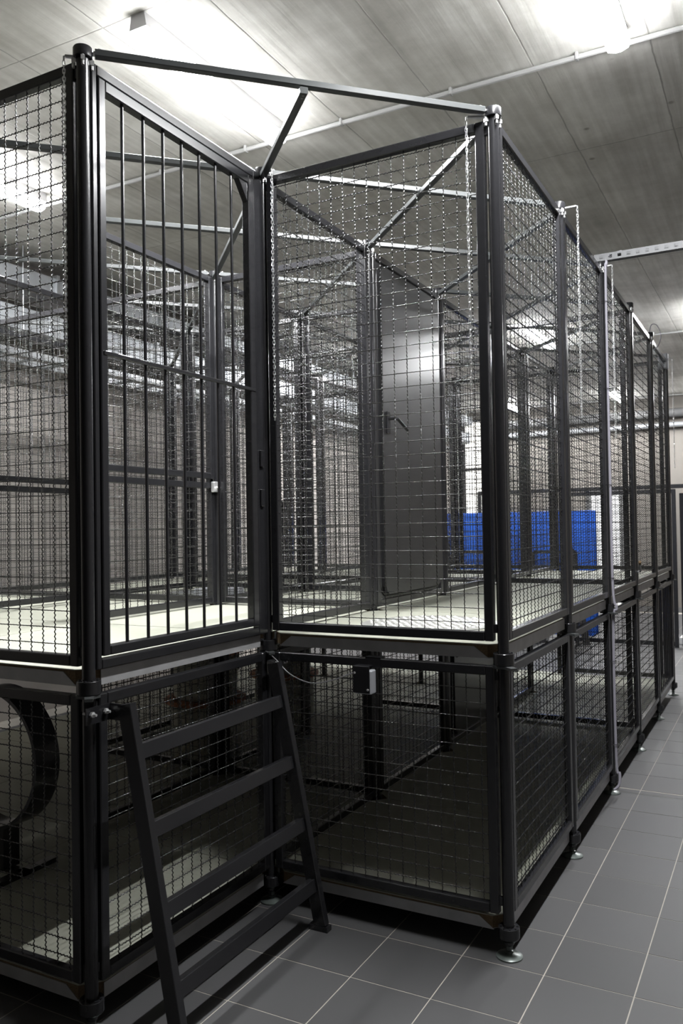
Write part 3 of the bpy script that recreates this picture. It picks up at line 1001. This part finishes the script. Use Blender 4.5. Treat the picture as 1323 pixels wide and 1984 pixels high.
def duct(z0, z1, x0, x1, y0, y1, label, name, hw, ho):
    t = thing(name, label, 'duct', ((x0 + x1) / 2, y0, z0))
    w_, h_ = (x1 - x0) / 2, z1 - z0
    obj('body', MB().box(-w_, w_, 0, y1 - y0, 0, h_, .006).mesh('body', DUCT), t)
    fl = MB().box(-w_ - .02, w_ + .02, 0, .03, -.02, h_ + .02).mesh('flange', GALV)
    for yy in np.arange(0, y1 - y0, 1.25):
        obj('flange', fl, t, (0, yy, 0))
    hg = MB()
    for s in (-1, 1):
        hg.tube([(s * (w_ + hw), 0, -.025), (s * (w_ + hw), 0, CEIL - z0)], .005, 6)
    hg.box(-w_ - hw - .01, w_ + hw + .01, -.015, .015, -.03, -.0205)
    hm = hg.mesh('hanger', GALV)
    for yy in np.arange(ho, y1 - y0, 1.5):
        obj('hanger', hm, t, (0, yy, 0))
duct(3.44, 3.57, -3.6, -3.2, .6, 11.9, 'upper galvanised duct along the left wall under the ceiling', 'ventilation_duct', .035, .4)
duct(3.1, 3.28, -3.55, -3.25, .6, 11.9, 'lower galvanised duct along the left wall', 'ventilation_duct', .085, .9)
# ladder type cable tray below the ducts
t = thing('cable_tray', 'zinc cable tray running below the ducts on the left wall', 'cable tray', (-3.6, 0.6, 2.95))
for xa in (-.14, .16): obj('side_rail', MB().box(xa, xa + .01, 0, 11, 0, .05).mesh('side_rail', GALV), t)
rg = MB().box(-.13, .16, 0, .03, .005, .02).mesh('rung', GALV)
for yy in np.arange(.1, 11, .3): obj('rung', rg, t, (0, yy, 0))
# pipes along the back wall under the ceiling
tag(obj('wall_pipe', MB().tube([(-3.0, WY1 - .12, 3.42), (WX1 - .002, WY1 - .12, 3.42)], .075, 14).mesh('wall_pipe', DARKW)), 'thick dark grey pipe along the back wall under the ceiling', 'pipe')
tag(obj('wall_pipe', MB().tube([(-3.0, WY1 - .08, 3.22), (WX1 - .002, WY1 - .08, 3.22)], .045, 12).mesh('wall_pipe', DUCT)), 'thinner light grey pipe just below the thick dark pipe', 'pipe')

# ------------------------------------------------------------------ background: folded table, fence frames
def folded_table(x0, x1, y, label):
    t = thing('folding_table', label, 'table', ((x0 + x1) / 2, y, 0), group='blue folded tables behind the cage')
    w_ = (x1 - x0) / 2
    for k, yy in enumerate((-.10, .07)):
        obj('table_top', MB().box(-w_, w_, yy, yy + .022, .18, 1.70, .004).mesh('table_top', BLUE), t)
    f = MB()
    for s in (-1, 1):
        xx = s * (w_ - .2)
        f.beam((xx, -.17, .06), (xx, -.17, 1.2), .04, .03).beam((xx, -.45, .06), (xx, .45, .06), .04, .04)
        f.beam((xx - .12, -.17, 1.5), (xx + .14, -.34, .1), .07, .05)
        f.beam((xx, -.17, .7), (xx, -.09, .7), .03, .03).beam((xx, -.17, .5), (xx, .085, .5), .03, .03)
    f.beam((-w_ + .2, -.17, 1.2), (w_ - .2, -.17, 1.2), .03, .04).beam((-w_ + .2, -.17, .62), (w_ - .2, -.17, .62), .03, .04)
    obj('undercarriage', f.mesh('undercarriage', BLACK), t)
    for s in (-1, 1):
        for yy in (-.42, .42):
            wh = MB()
            wh.tube([(s * (w_ - .2) - .015, yy, .04), (s * (w_ - .2) + .015, yy, .04)], .04, 14)
            obj('wheel', wh.mesh('wheel', BLACK), t)
folded_table(-2.1, -1.08, 7.45, 'folded blue table on black wheeled frame, left of the pair')
folded_table(-1.04, -.12, 7.45, 'folded blue table on black wheeled frame, right of the pair')

def fence_frame(x0, x1, y, z0, z1, label, mid=None, tw=.05, infill=0):
    t = thing('fence_frame', label, 'gate', (x0, y, 0), group='black gate frames beyond the cage')
    L = x1 - x0
    for xx in (0, L - tw):
        obj('upright', MB().box(xx, xx + tw, -.02, .02, z0, z1, .003).mesh('upright', BLACK), t)
    for za in (z1 - tw, z0): obj('cross_rail', MB().box(tw, L - tw, -.02, .02, za, za + tw, .003).mesh('cross_rail', BLACK), t)
    if mid: obj('middle_rail', MB().box(tw, L - tw, -.008, .008, mid, mid + .018).mesh('middle_rail', BLACK), t)
    for xx in (0, L - tw): obj('foot', MB().box(xx, xx + tw, -.02, .02, 0, z0).mesh('foot', BLACK), t)
fence_frame(-.62, .745, 8.0, .02, 1.95, 'black gate frame just right of the cage end, by the far wall')
fence_frame(.775, 1.7, 8.12, .08, 1.9, 'black gate frame at the right picture edge', mid=1.12)
tr = MB().box(-1.8, 2.4, 8.03, 8.07, 1.96, 2.01, .003)
tr.box(-1.8, -1.76, 8.03, 8.07, 0, 1.96).box(2.36, 2.4, 8.03, 8.07, 0, 1.96)
tag(obj('fence_beam', tr.mesh('fence_beam', BLACK)), 'long black top beam of the far fence, on end posts', 'fence')

# ------------------------------------------------------------------ inside the cage
t = thing('exercise_wheel', 'large black exercise wheel on a stand, lower cage at left', 'wheel', (-1.02, -.5, .131))
hz = .6 - .131
m = MB()
N = 56
vs, fs = [], []
for k in range(N):
    a = 2 * PI * k / N
    for rr, yy in ((.275, -.06), (.275, .06), (.29, .06), (.29, -.06)):
        vs.append((rr * math.cos(a), yy, hz + rr * math.sin(a)))
for k in range(N):
    j = (k + 1) % N
    for q in range(4):
        fs.append((k * 4 + q, k * 4 + (q + 1) % 4, j * 4 + (q + 1) % 4, j * 4 + q))
m.add(vs, fs, True)
obj('rim', m.mesh('rim', BLACK), t)
st = MB()
for dx in (-.12, .06):
    z_rim = hz - math.sqrt(.29 ** 2 - dx ** 2)
    st.box(dx - .014, dx + .014, -.04, .04, .02, z_rim + .001)
st.box(-.2, .16, -.02, .02, 0, .02).box(-.2, -.16, -.16, .16, 0, .02).box(.12, .16, -.16, .16, 0, .02)
obj('stand', st.mesh('stand', BLACK), t)

def drum(x, y, s, label):
    t = thing('barrel_shelter', label, 'barrel', (x, y, .131), group='beige barrel shelters under the deck')
    obj('lower_drum', MB().lathe([(.21, 0), (.22, .02), (.225, .16), (.22, .285), (.21, .30)], 32).mesh('lower_drum', BEIGE), t)
    obj('shelf', MB().lathe([(.255, .301), (.26, .305), (.26, .325), (.255, .329)], 32).mesh('shelf', TERRA), t)
    obj('upper_drum', MB().lathe([(.185, .33), (.2, .345), (.205, .46), (.2, .58), (.17, .60)], 32).mesh('upper_drum', BEIGE), t)
    obj('top_board', MB().lathe([(.22, .601), (.225, .605), (.225, .62), (.22, .625)], 32).mesh('top_board', TERRA), t)
drum(-1.42, 1.42, 1, 'beige barrel shelter with terracotta shelves seen under the deck, nearer one')
drum(-1.45, 2.42, 1, 'beige barrel shelter with terracotta shelves seen under the deck, farther one')
tag(obj('stick', MB().tube([(-1.35, .93, .139), (-1.3, 1.0, .2), (-1.22, 1.12, .31)], .008, 8).mesh('stick', PALE)), 'short pale stick leaning up from the lower deck', 'stick')
# flat pieces on the upper deck behind the latch post
tag(obj('zinc_sheet', MB().box(-1.82, -1.3, 1.5, 1.72, 1.0995, 1.112, .002).mesh('zinc_sheet', GALV)), 'flat zinc sheet lying on the upper deck behind the latch post', 'sheet')
tag(obj('grey_block', MB().box(-1.32, -1.08, 1.18, 1.38, 1.0995, 1.17, .005).mesh('grey_block', GREYPL)), 'low grey block on the upper deck beside the zinc sheet', 'block')
t = thing('ramp', 'narrow black climbing ramp leaning on the half-gate row', 'ramp', (-1.25, 1.75, 1.0995))
obj('plank', MB().beam((0, 0, .008), (.16, .1, .62), .1, .016, side=Vector((.5, -.8, 0))).mesh('plank', BLACK), t)
obj('prop', MB().beam((.16, .1, .61), (.19, .05, 0), .02, .02).mesh('prop', BLACK), t)
